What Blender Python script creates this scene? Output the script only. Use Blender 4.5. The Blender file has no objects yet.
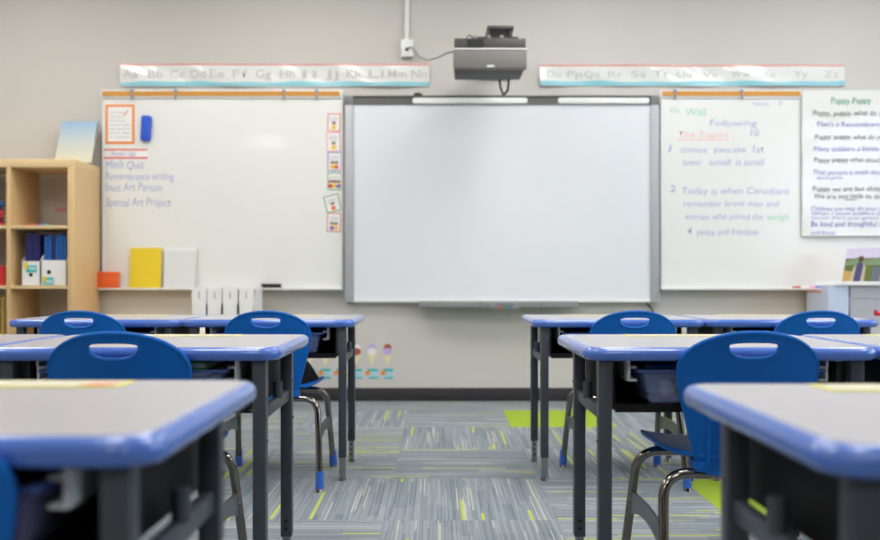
import bpy, bmesh, math, random
from mathutils import Vector, Matrix
from math import pi, sin, cos, radians as R

C = bpy.context.scene.collection
random.seed(7)

# ------------------------------------------------------------------ camera, light, exposure
F, HX, HY, CH, WD = 826.0, 437.0, 280.0, 0.80, 5.46     # focal length in px, horizon point, camera height, distance of the front wall
sc = bpy.context.scene
cam = bpy.data.cameras.new('camera'); camo = bpy.data.objects.new('camera', cam); C.objects.link(camo)
camo.location = (0, 0, CH); camo.rotation_euler = (pi/2, 0, 0)
cam.sensor_width = 36; cam.lens = F/880*36
cam.shift_x = (440-HX)/880; cam.shift_y = (HY-270)/880
cam.clip_start = .02
cam.dof.use_dof = True; cam.dof.focus_distance = 2.5; cam.dof.aperture_fstop = 2.3
sc.camera = camo
w = bpy.data.worlds.new('world'); sc.world = w; w.use_nodes = True
w.node_tree.nodes['Background'].inputs[0].default_value = (.8, .9, 1, 1)
w.node_tree.nodes['Background'].inputs[1].default_value = .6
sc.view_settings.view_transform = 'Standard'; sc.view_settings.look = 'None'
sc.view_settings.gamma = 1; sc.view_settings.use_curve_mapping = False
sc.view_settings.exposure = -0.06
LAMP = 11.6         # emission of the ceiling light diffusers
WINDOW = 3.2        # emission of the bright daylight behind the window

# ------------------------------------------------------------------ materials
def lin(c):
    return tuple(((v/12.92) if v <= .04045 else ((v+.055)/1.055)**2.4) for v in (x/255 for x in c)) + (1,)
M = {}
def mat(name, rgb, rough=.5, metal=0, spec=.5, noise=0, nscale=8, bump=0, bscale=200, coat=0, alpha=1, trans=0, stretch=None):
    m = bpy.data.materials.new(name); m.use_nodes = True; M[name] = m
    nt = m.node_tree; b = nt.nodes['Principled BSDF']
    c = lin(rgb)
    b.inputs['Base Color'].default_value = c; b.inputs['Roughness'].default_value = rough
    b.inputs['Metallic'].default_value = metal; b.inputs['Specular IOR Level'].default_value = spec
    b.inputs['Coat Weight'].default_value = coat; b.inputs['Alpha'].default_value = alpha
    b.inputs['Transmission Weight'].default_value = trans
    tc = nt.nodes.new('ShaderNodeTexCoord'); mp = nt.nodes.new('ShaderNodeMapping')
    nt.links.new(tc.outputs['Object'], mp.inputs[0])
    if stretch: mp.inputs['Scale'].default_value = stretch
    if noise:
        n = nt.nodes.new('ShaderNodeTexNoise'); n.inputs['Scale'].default_value = nscale; n.inputs['Detail'].default_value = 4
        nt.links.new(mp.outputs[0], n.inputs['Vector'])
        r = nt.nodes.new('ShaderNodeMix'); r.data_type = 'RGBA'
        r.inputs['A'].default_value = tuple(v*(1-noise) for v in c[:3])+(1,)
        r.inputs['B'].default_value = tuple(min(1, v*(1+noise)) for v in c[:3])+(1,)
        nt.links.new(n.outputs[0], r.inputs['Factor']); nt.links.new(r.outputs['Result'], b.inputs['Base Color'])
    if bump:
        n = nt.nodes.new('ShaderNodeTexNoise'); n.inputs['Scale'].default_value = bscale
        nt.links.new(mp.outputs[0], n.inputs['Vector'])
        bp = nt.nodes.new('ShaderNodeBump'); bp.inputs['Strength'].default_value = bump; bp.inputs['Distance'].default_value = .002
        nt.links.new(n.outputs[0], bp.inputs['Height']); nt.links.new(bp.outputs[0], b.inputs['Normal'])
    return m
def emat(name, rgb, s):
    m = bpy.data.materials.new(name); m.use_nodes = True; M[name] = m
    b = m.node_tree.nodes['Principled BSDF']
    b.inputs['Base Color'].default_value = lin(rgb); b.inputs['Emission Color'].default_value = lin(rgb); b.inputs['Emission Strength'].default_value = s

mat('wall', (205, 201, 194), .75, noise=.015, nscale=3, bump=.15, bscale=150)
mat('side_wall', (206, 203, 196), .8, noise=.015, nscale=3)
mat('rear_wall', (132, 122, 112), .8, noise=.03, nscale=3)
mat('ceiling', (236, 235, 230), .9, bump=.2, bscale=60)
mat('base', (46, 44, 46), .55, noise=.1)
mat('board', (234, 234, 230), .22, spec=.5, noise=.012, nscale=1.5, coat=.2)
mat('screen', (226, 229, 233), .6, spec=.2, noise=.008, nscale=2)
mat('white_frame', (225, 225, 222), .4)
mat('silver', (178, 180, 185), .45, metal=.15)
mat('silver_dark', (96, 96, 92), .4, metal=.5)
mat('corner_grey', (122, 123, 124), .5)
mat('tray_grey', (142, 142, 142), .45)
mat('cork', (212, 150, 68), .8, noise=.1, nscale=90)
mat('steel', (140, 142, 148), .3, metal=.8)
mat('chrome', (138, 133, 126), .05, metal=1, noise=.04, nscale=6)
mat('desk_top', (172, 170, 173), .34, noise=.02, nscale=60, spec=.5)
mat('desk_edge', (78, 116, 200), .16, coat=.6)
mat('desk_leg', (70, 76, 85), .38, metal=.25, noise=.06, nscale=20)
mat('desk_insert', (150, 152, 154), .32, metal=.7)
mat('hole', (14, 14, 15), .8)
mat('box_black', (17, 17, 20), .6, spec=.25, noise=.08)
mat('rail', (216, 216, 220), .4)
mat('chair_blue', (24, 102, 188), .4, spec=.12, noise=.03, nscale=5)
mat('boot_blue', (54, 104, 196), .4)
mat('brace', (92, 98, 106), .35, metal=.4)
mat('birch', (216, 182, 132), .5, noise=.1, nscale=7, stretch=(9, 9, .6), coat=.1)
mat('birch_edge', (226, 196, 148), .5, noise=.05, nscale=7, stretch=(1, 9, 9))
mat('paper', (238, 237, 234), .6)
mat('strip_card', (206, 202, 184), .5)
mat('laminate', (232, 232, 228), .16, coat=.6)
mat('plastic_white', (236, 236, 234), .35)
mat('tote', (150, 166, 216), .15, alpha=.3, coat=.3)
mat('tote_lip', (66, 92, 160), .25, alpha=.8)
mat('clear', (225, 228, 235), .3, alpha=.55)
mat('proj_body', (120, 117, 113), .65, noise=.02)
mat('proj_dark', (70, 68, 66), .5)
mat('proj_under', (58, 56, 54), .55)
mat('black', (20, 20, 22), .5)
mat('black_cloth', (16, 16, 18), .95, bump=.6, bscale=60)
mat('orange', (240, 104, 44), .5)
mat('orange_border', (242, 140, 30), .6)
mat('yellow', (232, 202, 36), .5)
mat('yellow_line', (232, 220, 70), .5)
mat('white_sheet', (222, 223, 222), .35)
mat('eraser_blue', (44, 88, 206), .7, bump=.4)
mat('red', (208, 40, 48), .5)
mat('pinkred', (226, 84, 80), .5)
mat('pink', (236, 160, 176), .5)
mat('salmon', (228, 148, 138), .5)
mat('purple', (124, 96, 190), .5)
mat('navy', (20, 28, 92), .4)
mat('indigo', (44, 36, 100), .4)
mat('book_blue', (22, 92, 170), .4)
mat('green', (52, 150, 70), .5)
mat('bright_green', (40, 170, 40), .5)
mat('teal', (64, 184, 184), .5)
mat('strip_blue', (140, 204, 216), .35)
mat('pale_blue', (176, 214, 226), .6)
mat('magenta', (150, 20, 96), .5)
mat('dark_red', (90, 12, 16), .6)
mat('ink_blue', (152, 164, 208), .8)
mat('ink_deep', (128, 126, 210), .8)
mat('ink_dark', (98, 90, 92), .8)
mat('ink_green', (70, 168, 120), .8)
mat('ink_green_soft', (136, 208, 176), .8)
mat('ink_red_soft', (240, 186, 178), .8)
mat('ink_grey', (150, 151, 154), .8)
mat('ink_faint', (194, 196, 195), .8)
mat('ink_purple', (112, 84, 186), .8)
mat('cone', (232, 222, 172), .6, noise=.06, nscale=120)
mat('lavender', (196, 172, 222), .6)
mat('brown_scoop', (168, 82, 50), .6)
mat('white_scoop', (234, 232, 226), .6)
mat('skin_tone', (236, 196, 160), .7)
mat('hair_brown', (82, 52, 36), .7)
mat('grass', (92, 104, 52), .8, noise=.4, nscale=40)
mat('hill', (118, 138, 104), .8, noise=.2, nscale=30)
mat('sky_print', (196, 190, 214), .7, noise=.1, nscale=20)
mat('straw', (182, 150, 84), .8, noise=.3, nscale=60)
mat('sweater', (180, 164, 146), .8)
mat('grey_paper', (176, 178, 184), .6, noise=.03)
mat('blue_paper', (196, 206, 226), .6)
mat('grey_item', (90, 98, 110), .6)
mat('green_tile', (150, 178, 40), .95, bump=.6, bscale=300, noise=.08, nscale=200)
emat('lamp', (255, 252, 249), LAMP)
emat('daylight', (215, 232, 255), WINDOW)

def gradient_print():
    m = bpy.data.materials.new('gradient_print'); m.use_nodes = True; M['gradient_print'] = m
    nt = m.node_tree; b = nt.nodes['Principled BSDF']; b.inputs['Roughness'].default_value = .5
    tc = nt.nodes.new('ShaderNodeTexCoord'); sp = nt.nodes.new('ShaderNodeSeparateXYZ'); cr = nt.nodes.new('ShaderNodeValToRGB')
    nt.links.new(tc.outputs['Generated'], sp.inputs[0]); nt.links.new(sp.outputs['Z'], cr.inputs[0]); nt.links.new(cr.outputs[0], b.inputs['Base Color'])
    e = cr.color_ramp.elements
    e[0].position = .1; e[0].color = lin((208, 203, 178)); e[1].position = 1; e[1].color = lin((140, 176, 208))
    k = e.new(.55); k.color = lin((186, 196, 194))
gradient_print()

def carpet():
    m = bpy.data.materials.new('carpet'); m.use_nodes = True; M['carpet'] = m
    nt = m.node_tree; L = nt.links.new; b = nt.nodes['Principled BSDF']; b.inputs['Roughness'].default_value = .95
    b.inputs['Specular IOR Level'].default_value = .15
    tc = nt.nodes.new('ShaderNodeTexCoord'); sp = nt.nodes.new('ShaderNodeSeparateXYZ'); L(tc.outputs['Object'], sp.inputs[0])
    oi = nt.nodes.new('ShaderNodeObjectInfo')
    def mth(op, a, c=None, d=None):
        n = nt.nodes.new('ShaderNodeMath'); n.operation = op
        for i, v in enumerate((a, c, d)):
            if v is None: continue
            if isinstance(v, (int, float)): n.inputs[i].default_value = v
            else: L(v, n.inputs[i])
        return n.outputs[0]
    def wn(x, y):
        cb = nt.nodes.new('ShaderNodeCombineXYZ'); L(x, cb.inputs[0]); L(y, cb.inputs[1])
        n = nt.nodes.new('ShaderNodeTexWhiteNoise'); n.noise_dimensions = '2D'; L(cb.outputs[0], n.inputs['Vector']); return n.outputs['Value']
    seed = mth('MULTIPLY', oi.outputs['Random'], 731.0)
    def streak(nx, ny, off, jit):
        ix = mth('FLOOR', mth('ADD', mth('MULTIPLY', sp.outputs['X'], nx), off))
        ix = mth('ADD', ix, mth('FLOOR', seed))
        r1 = wn(ix, mth('ADD', ix, off))
        jy = mth('FLOOR', mth('ADD', mth('MULTIPLY', sp.outputs['Y'], ny), mth('MULTIPLY', r1, jit)))
        return wn(ix, mth('ADD', jy, off*3.7))
    def mix(f, a, c):
        n = nt.nodes.new('ShaderNodeMix'); n.data_type = 'RGBA'
        L(f, n.inputs['Factor'])
        for s, v in (('A', a), ('B', c)):
            if isinstance(v, tuple): n.inputs[s].default_value = v
            else: L(v, n.inputs[s])
        return n.outputs['Result']
    def ramp(v, stops):
        cr = nt.nodes.new('ShaderNodeValToRGB'); L(v, cr.inputs[0]); cr.color_ramp.interpolation = 'LINEAR'
        e = cr.color_ramp.elements
        e[0].position, e[0].color = stops[0][0], lin(stops[0][1]); e[1].position, e[1].color = stops[-1][0], lin(stops[-1][1])
        for p, c in stops[1:-1]: k = e.new(p); k.color = lin(c)
        return cr.outputs[0]
    wide = ramp(streak(26, 2.2, 0.0, 9), [(0, (118, 129, 136)), (.5, (136, 145, 151)), (1, (152, 159, 165))])
    fine = ramp(streak(210, 3.0, 3.0, 7), [(0, (102, 113, 120)), (.5, (136, 144, 150)), (1, (170, 175, 179))])
    nf = nt.nodes.new('ShaderNodeValue'); nf.outputs[0].default_value = .5
    base = mix(nf.outputs[0], wide, fine)
    beige = mth('GREATER_THAN', streak(190, 3.4, 11.0, 5), .955)
    base = mix(mth('MULTIPLY', beige, .65), base, lin((206, 198, 184)))
    yel = mth('GREATER_THAN', streak(105, 2.8, 23.0, 6), .965)
    base = mix(mth('MULTIPLY', yel, .9), base, lin((196, 206, 52)))
    sp2 = nt.nodes.new('ShaderNodeTexNoise'); sp2.inputs['Scale'].default_value = 260; L(tc.outputs['Object'], sp2.inputs['Vector'])
    sf = mth('MULTIPLY', mth('SUBTRACT', sp2.outputs[0], .35), .55)
    base = mix(sf, base, lin((84, 92, 98)))
    L(base, b.inputs['Base Color'])
    bp = nt.nodes.new('ShaderNodeBump'); bp.inputs['Strength'].default_value = .5; bp.inputs['Distance'].default_value = .003
    L(sp2.outputs[0], bp.inputs['Height']); L(bp.outputs[0], b.inputs['Normal'])
carpet()

# ------------------------------------------------------------------ mesh helpers
class MB:
    def __init__(s): s.v = []; s.f = []
    def add(s, vs, fs):
        o = len(s.v); s.v += [tuple(p) for p in vs]; s.f += [tuple(i+o for i in f) for f in fs]; return s
    def box(s, x0, x1, y0, y1, z0, z1):
        return s.add([(x, y, z) for z in (z0, z1) for y in (y0, y1) for x in (x0, x1)],
                     [(0, 2, 3, 1), (4, 5, 7, 6), (0, 1, 5, 4), (2, 6, 7, 3), (0, 4, 6, 2), (1, 3, 7, 5)])
    def prism(s, pts, y0, y1):                       # outline in x,z pushed along y
        n = len(pts)
        s.add([(x, y0, z) for x, z in pts]+[(x, y1, z) for x, z in pts],
              [tuple(range(n)), tuple(range(2*n-1, n-1, -1))]+[(i, (i+1) % n+0, 0, 0)[:2]+((i+1) % n+n, i+n) for i in range(n)])
        return s
    def slab(s, pts, z0, z1):                        # outline in x,y pushed along z
        n = len(pts)
        return s.add([(x, y, z0) for x, y in pts]+[(x, y, z1) for x, y in pts],
                     [tuple(range(n-1, -1, -1)), tuple(range(n, 2*n))]+[(i, (i+1) % n, (i+1) % n+n, i+n) for i in range(n)])
    def tube(s, pts, r, n=10, closed=False):
        P = [Vector(p) for p in pts]; m = len(P); o = len(s.v)
        up = None; rings = []
        for i in range(m):
            if closed: t = P[(i+1) % m]-P[i-1]
            else: t = P[min(i+1, m-1)]-P[max(i-1, 0)]
            t.normalize()
            if up is None:
                up = Vector((0, 0, 1)) if abs(t.z) < .9 else Vector((1, 0, 0))
            a = (up-t*up.dot(t)); a.normalize(); up = a; b = t.cross(a)
            rr = r[i] if isinstance(r, (list, tuple)) else r
            rings.append([P[i]+(a*cos(2*pi*k/n)+b*sin(2*pi*k/n))*rr for k in range(n)])
        s.v += [tuple(p) for q in rings for p in q]
        for i in range(m if closed else m-1):
            j = (i+1) % m
            for k in range(n):
                s.f.append((o+i*n+k, o+i*n+(k+1) % n, o+j*n+(k+1) % n, o+j*n+k))
        if not closed:
            s.f.append(tuple(o+k for k in range(n-1, -1, -1))); s.f.append(tuple(o+(m-1)*n+k for k in range(n)))
        return s
    def cyl(s, p0, p1, r0, r1=None, n=14):
        return s.tube([p0, p1], [r0, r0 if r1 is None else r1], n)
    def ball(s, c, r, n=12, m=8, sq=(1, 1, 1)):
        o = len(s.v)
        for i in range(m+1):
            a = pi*i/m
            for k in range(n):
                b = 2*pi*k/n; s.v.append((c[0]+r*sq[0]*sin(a)*cos(b), c[1]+r*sq[1]*sin(a)*sin(b), c[2]+r*sq[2]*cos(a)))
        for i in range(m):
            for k in range(n): s.f.append((o+i*n+k, o+(i+1)*n+k, o+(i+1)*n+(k+1) % n, o+i*n+(k+1) % n))
        return s
    def build(s, name, material, parent=None, bevel=0, seg=2, smooth=None):
        me = bpy.data.meshes.new(name); me.from_pydata(s.v, [], s.f); me.update()
        bm = bmesh.new(); bm.from_mesh(me)
        bmesh.ops.remove_doubles(bm, verts=bm.verts, dist=1e-6)
        bmesh.ops.recalc_face_normals(bm, faces=bm.faces)
        if bevel:
            ed = [e for e in bm.edges if len(e.link_faces) == 2 and e.calc_face_angle(0) > .6]
            bmesh.ops.bevel(bm, geom=ed, offset=bevel, segments=seg, affect='EDGES', profile=.5)
        bm.to_mesh(me); bm.free()
        me.materials.append(M[material])
        if smooth is None: smooth = bool(bevel)
        if smooth:
            me.polygons.foreach_set('use_smooth', [True]*len(me.polygons))
            try: me.set_sharp_from_angle(angle=R(42))
            except Exception: pass
        o = bpy.data.objects.new(name, me); C.objects.link(o)
        if parent: o.parent = parent
        return o
def tag(o, label, cat, group=None):
    o['label'] = label; o['category'] = cat
    if group: o['group'] = group
    return o
def thing(name, label, cat, loc=(0, 0, 0), rz=0, group=None):
    o = bpy.data.objects.new(name, None); C.objects.link(o); o.location = loc; o.rotation_euler = (0, 0, rz)
    o.empty_display_size = .05
    return tag(o, label, cat, group)
def struct(o): o['kind'] = 'structure'; return o
def copy_tree(o, parent=None):
    c = o.copy(); C.objects.link(c); c.parent = parent
    for ch in list(o.children): copy_tree(ch, c)
    return c
WP = 5.437
def PX(px, d=WP): return (px-HX)*d/F
def PZ(py, d=WP): return CH-(py-HY)*d/F
def rrect(x0, x1, y0, y1, r, n=6):
    pts = []
    for cx, cy, a in ((x1-r, y1-r, 0), (x0+r, y1-r, pi/2), (x0+r, y0+r, pi), (x1-r, y0+r, 1.5*pi)):
        for k in range(n+1): pts.append((cx+r*cos(a+pi/2*k/n), cy+r*sin(a+pi/2*k/n)))
    return pts
def fillet(pts, r, n=7):
    P = [Vector(p) for p in pts]; out = [P[0]]
    for i in range(1, len(P)-1):
        a = (P[i-1]-P[i]); b = (P[i+1]-P[i]); la, lb = a.length, b.length; a.normalize(); b.normalize()
        d = min(r/math.tan(max(.05, a.angle(b)/2)), la*.49, lb*.49)
        p0, p1 = P[i]+a*d, P[i]+b*d
        for k in range(n+1):
            t = k/n; out.append(p0*(1-t)**2+P[i]*2*t*(1-t)+p1*t*t)
    out.append(P[-1]); return out
def text(s, material, parent, x0, x1, zb, h, y, name='writing', shear=.0, thin=0, origin=(0, 0, 0), jitter=0):
    """lettering as flat mesh facing -Y: from x0 to x1 (world), baseline zb, cap height h, on plane y"""
    cu = bpy.data.curves.new('t', 'FONT'); cu.body = s; cu.size = 1; cu.shear = shear; cu.offset = thin; cu.resolution_u = 3
    o = bpy.data.objects.new('t', cu); C.objects.link(o)
    dg = bpy.context.evaluated_depsgraph_get(); me = bpy.data.meshes.new_from_object(o.evaluated_get(dg))
    bpy.data.objects.remove(o); bpy.data.curves.remove(cu)
    xs = [v.co.x for v in me.vertices]; a, b = min(xs), max(xs)
    ph = random.random()*9
    for v in me.vertices:
        x, z = v.co.x, v.co.y
        t = (x-a)/max(1e-6, b-a)
        wob = jitter*h*(sin(t*9+ph)+.6*sin(t*23+ph*2))
        v.co = (x0+t*(x1-x0)-origin[0], y-origin[1], zb+z/.73*h+wob-origin[2])
    me.materials.clear(); me.materials.append(M[material])
    t = bpy.data.objects.new(name, me); C.objects.link(t); t.parent = parent
    return t
def ptext(s, material, parent, x0, x1, ytop, ybase, y, d=WP, **k):
    return text(s, material, parent, PX(x0, d), PX(x1, d), PZ(ybase, d), (ybase-ytop)*d/F, y, **k)
def quad(parent, name, material, x0, x1, z0, z1, y, t=.0008):
    return MB().box(x0, x1, y-t, y, z0, z1).build(name, material, parent)

# ------------------------------------------------------------------ the room
XL, XR, YB, ZC = -4.1, 4.1, -3.4, 3.0
T = .58
OX, OY = .403, 5.07
fl = MB().box(XL-.1, XR+.1, YB-.1, WD+.1, -.12, -.006).build('floor', 'base'); struct(fl)
# carpet tiles, one object each
TX0, TY0 = OX-8*T, OY-15*T
tile_me = rnd = None
def tile_mesh(x0, x1, y0, y1, material):
    o = MB().box(x0, x1, y0, y1, -.006, 0).build('carpet_tile', material, fl, bevel=.0006, seg=1, smooth=False); return o
g = .0002
proto = tile_mesh(-T/2+g, T/2-g, -T/2+g, T/2-g, 'carpet'); first = True
greenp = tile_mesh(-T/2+g, T/2-g, -T/2+g, T/2-g, 'green_tile'); gfirst = True
ORI = {(-1, 0): 1, (-1, 1): 0, (-1, 2): 1, (-1, 3): 1, (-1, 4): 0, (0, 0): 0, (0, 1): 0, (0, 2): 1, (0, 3): 0, (0, 4): 1, (0, 5): 1,
       (1, 0): 1, (1, 1): 1, (1, 2): 0, (1, 3): 0, (2, 2): 1, (2, 3): 0, (-2, 1): 1, (-2, 2): 0}
for cx in range(-7, 7):
    for ry in range(-9, 6):
        x, y = OX+(cx-.5)*T, OY-(5-ry-.5)*T
        if x+T/2 > XR+.02 or x-T/2 < XL-.02 or y-T/2 < YB-.02: continue
        green = (cx, ry) in ((1, 4), (2, 1), (-4, 2), (4, -2))
        if y+T/2 > WD:                              # the cut row against the wall
            y1 = WD-.001; y0 = y-T/2
            o = tile_mesh(-(y1-y0)/2+g, (y1-y0)/2-g, -T/2+g, T/2-g, 'carpet'); o.location = (x, (y0+y1)/2, 0); o.rotation_euler = (0, 0, pi/2); continue
        if green:
            o = greenp if gfirst else greenp.copy(); 
            if not gfirst: C.objects.link(o)
            gfirst = False
        else:
            o = proto if first else proto.copy()
            if not first: C.objects.link(o)
            first = False
        o.location = (x, y, 0)
        h = ORI.get((cx, ry), (cx*3+ry*5+(cx*ry) % 3) % 2)
        o.rotation_euler = (0, 0, pi/2*h+pi*random.randint(0, 1))
struct(MB().box(XL-.1, XR+.1, WD, WD+.1, -.12, ZC+.1).build('wall_front', 'wall'))
struct(MB().box(XL-.1, XL, YB, WD, -.12, ZC+.1).build('wall_left', 'side_wall'))
struct(MB().box(XL-.1, XR+.1, YB-.1, YB, -.12, ZC+.1).build('wall_rear', 'rear_wall'))
# right wall with a window opening
WY0, WY1, WZ0, WZ1 = .4, 4.0, .95, 2.45
m = MB()
m.box(XR, XR+.1, YB, WY0, -.12, ZC+.1).box(XR, XR+.1, WY1, WD, -.12, ZC+.1).box(XR, XR+.1, WY0, WY1, -.12, WZ0).box(XR, XR+.1, WY0, WY1, WZ1, ZC+.1)
struct(m.build('wall_right', 'side_wall'))
wf = MB()
for a in (WY0, -.03+(WY0+WY1)/2, WY1-.06): wf.box(XR+.02, XR+.08, a, a+.06, WZ0, WZ1)
wf.box(XR+.02, XR+.08, WY0, WY1, WZ0, WZ0+.06).box(XR+.02, XR+.08, WY0, WY1, WZ1-.06, WZ1)
win = struct(wf.build('window_1', 'white_frame'))
for a, b in ((WY0+.06, (WY0+WY1)/2-.03), ((WY0+WY1)/2+.03, WY1-.06)):
    MB().box(XR+.05, XR+.055, a, b, WZ0+.06, WZ1-.06).build('pane', 'daylight', win)
struct(MB().box(XL-.1, XR+.1, YB-.1, WD+.1, ZC, ZC+.1).build('ceiling', 'ceiling'))
struct(MB().prism([(XL, .002), (XR, .002), (XR, .088), (XL, .088)], WD-.012, WD-.0005).build('baseboard_front', 'base', bevel=.002))
for i, (lx, ly) in enumerate([(x, y) for y in (4.0, 1.6, -2.2) for x in (-2.7, -.9, .9, 2.7)][:11]):  # rear row is unseen, added as fill for sides facing the camera
    row = ['the last row of desks', 'the middle row of desks', 'the empty floor behind the desks, added as fill'][i//4]
    side = ['near the bookcase side wall', 'on the bookcase half', 'on the window half', 'near the window'][i % 4]
    t = thing('ceiling_light', f'white recessed ceiling light above {row}, {side}', 'ceiling light', (lx, ly, ZC), 0, 'ceiling light panels')
    f = MB(); 
    f.box(-.33, .33, -.63, -.6, -.02, -.001).box(-.33, .33, .6, .63, -.02, -.001).box(-.33, -.3, -.6, .6, -.02, -.001).box(.3, .33, -.6, .6, -.02, -.001)
    f.build('frame', 'white_frame', t)
    MB().box(-.3, .3, -.6, .6, -.012, -.002).build('diffuser', 'lamp', t)

# ------------------------------------------------------------------ whiteboards
YW = WD-.001
def whiteboard(x0, x1, ytop, ybot, label, strip0, strip1, clips, name):
    t = thing('whiteboard', label, 'whiteboard', (0, 0, 0))
    X0, X1, Z0, Z1 = PX(x0), PX(x1), PZ(ybot), PZ(ytop)
    yb = WD-.022
    MB().box(X0+.012, X1-.012, yb, WD-.001, Z0+.012, Z1-.005).build('writing_surface', 'board', t)
    for nm, b in (('side_trim', (X0, X0+.012, Z0, Z1)), ('side_trim', (X1-.012, X1, Z0, Z1)), ('top_trim', (X0+.012, X1-.012, Z1-.012, Z1))):
        MB().box(b[0], b[1], yb-.006, WD-.001, b[2], b[3]).build(nm, 'white_frame', t, bevel=.002)
    # tack rail at the top
    MB().box(PX(strip0)-.015, PX(strip1)+.015, yb-.010, yb, PZ(98.5), PZ(90.4)).build('map_rail', 'white_frame', t, bevel=.002)
    MB().box(PX(strip0), PX(strip1), yb-.014, yb-.010, PZ(96.4), PZ(91.6)).build('cork_strip', 'cork', t)
    for c in clips:
        k = MB(); x = PX(c)
        k.box(x-.010, x+.010, yb-.020, yb-.014, PZ(93), PZ(89.8)).box(x-.005, x+.005, yb-.020, yb-.014, PZ(98.8), PZ(93)).box(x-.009, x+.009, yb-.026, yb-.014, PZ(99.6), PZ(98.4))
        k.build('map_clip', 'steel', t, bevel=.001)
    tr = MB(); tr.prism([(X0, Z0-.012), (X1, Z0-.012), (X1, Z0+.012), (X0, Z0+.012)], yb-.006, WD-.001)
    tr.box(X0, X1, yb-.065, yb-.006, Z0-.012, Z0-.004).box(X0, X1, yb-.069, yb-.063, Z0-.012, Z0+.001)
    tr.build('marker_tray', 'white_frame', t, bevel=.0015)
    return t, yb
wbl, ybd = whiteboard(102, 343, 90, 288, 'wide whiteboard behind the birch bookcase with blue handwritten task list', 103, 340, (132.5, 176.5, 284.5, 317), 'l')
wbr, _ = whiteboard(660.5, 905, 92, 288, 'whiteboard with numbered handwritten list in blue and green marker', 662, 799.5, (674.5, 741), 'r')
TY = ybd-.0006
for s, x0, x1, a, b in (('Math Quiz', 106, 144, 160, 168.5), ('Remembrance writing', 105.5, 174, 172, 180), ('Inuit Art Person', 105.5, 162, 182.5, 191), ('Special Art Project', 106, 171, 197.5, 206)):
    ptext(s, 'ink_blue', wbl, x0, x1, a, b, TY, shear=.12, jitter=.05, thin=-.004)
for s, mt, x0, x1, a, b in (('Vo', 'ink_green_soft', 669.5, 679, 106, 113), ('Wall', 'ink_green_soft', 686, 706, 107.5, 115.5), ('Nation', 'ink_blue', 753, 769, 101.5, 105.5), ('5', 'ink_blue', 779, 782, 101, 105),
                            ('Following', 'ink_blue', 710, 757, 119.5, 126), ('The Topics', 'ink_red_soft', 678, 728, 131, 138), ('10', 'ink_blue', 750.5, 759, 129, 136),
                            ('1', 'ink_blue', 668.5, 671.5, 145, 152), ('choose', 'ink_blue', 680, 707, 146, 152.5), ('pancake', 'ink_blue', 714, 746, 146, 152.5), ('1st', 'ink_blue', 753, 764, 145, 152.5), ('tower', 'ink_blue', 683, 702, 158, 165.5), ('small', 'ink_blue', 709, 731, 158, 165.5), ('is', 'ink_blue', 736, 741, 158, 165.5), ('small', 'ink_blue', 744, 764, 158, 165.5),
                            ('2', 'ink_blue', 670, 675.5, 185, 192), ('Today is when Canadians', 'ink_blue', 682, 789, 187, 194), ('remember brave men and', 'ink_blue', 683.5, 779, 200, 206.5),
                            ('women who joined the', 'ink_blue', 685, 763, 213, 219.5), ('weigh', 'ink_green_soft', 767, 789, 213, 220), ('4', 'ink_blue', 687, 692, 226, 235), ('peace and freedom', 'ink_blue', 697, 758, 228, 235)):
    ptext(s, mt, wbr, x0, x1, a, b, TY, shear=.1, jitter=.05, thin=-.006)
MB().box(PX(676), PX(728), TY-.0003, TY, PZ(140.2), PZ(139.4)).build('underline', 'ink_red_soft', wbr)

# interactive board in the middle
IBD = 5.40
ib = thing('interactive_board', 'large blank interactive projection board with silver frame on the wall', 'projection board')
X0, X1, Z0, Z1 = PX(345, IBD), PX(659, IBD), PZ(302.5, IBD), PZ(95.5, IBD); yf = WD-.06
XI0, XI1 = PX(353.5, IBD), PX(651, IBD)
MB().box(XI0-.005, XI1+.005, WD-.045, WD-.001, PZ(300, IBD)-.004, PZ(104, IBD)+.003).build('screen', 'screen', ib)
for a, b in ((X0, XI0), (XI1, X1)):
    MB().box(a, b, yf, WD-.001, Z0, PZ(104.5, IBD)).build('side_frame', 'silver', ib, bevel=.004)
    MB().box(a, b, yf-.002, WD-.001, PZ(104.5, IBD), Z1).build('corner_cap', 'corner_grey', ib, bevel=.004)
MB().box(XI0, XI1, yf+.004, WD-.001, PZ(103.8, IBD), PZ(97.2, IBD)).build('top_frame', 'silver_dark', ib)
MB().box(XI0, XI1, yf-.006, WD-.001, PZ(97.2, IBD), Z1).build('top_lip', 'silver_dark', ib, bevel=.002)
MB().box(XI0, XI1, yf, WD-.001, Z0, PZ(299.6, IBD)).build('bottom_frame', 'white_frame', ib, bevel=.003)
for a, b in ((412.5, 527.5), (558, 649.5)):  # white rounded bars along the dark top frame
    MB().prism([(x, z) for x, z in rrect(PX(a, IBD), PX(b, IBD), PZ(103.6, IBD), PZ(97.8, IBD), .016)], yf-.006, yf+.01).build('white_bar', 'plastic_white', ib, bevel=.003)
tr = MB(); tr.prism([(PX(419.5, IBD), PZ(307, IBD)), (PX(575, IBD), PZ(307, IBD)), (PX(576.5, IBD), PZ(301, IBD)), (PX(418.5, IBD), PZ(301, IBD))], yf-.085, WD-.002)
tr.build('pen_tray', 'tray_grey', ib, bevel=.004)
pm = MB().prism(rrect(PX(490, IBD), PX(517, IBD), PZ(308.4, IBD), PZ(302.2, IBD), .014), yf-.10, yf-.08).build('button_panel', 'tray_grey', ib, bevel=.002)
MB().prism(rrect(PX(494, IBD), PX(513, IBD), PZ(305, IBD), PZ(302.7, IBD), .006), yf-.102, yf-.0995).build('screen_slot', 'corner_grey', pm)
for i, (c, p) in enumerate((('pinkred', 499), ('green', 503.5), ('book_blue', 508.5))):
    MB().box(PX(p-1.7, IBD), PX(p+1.7, IBD), yf-.1035, yf-.0995, PZ(307.4, IBD), PZ(305.6, IBD)).build('button', c, pm)
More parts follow.
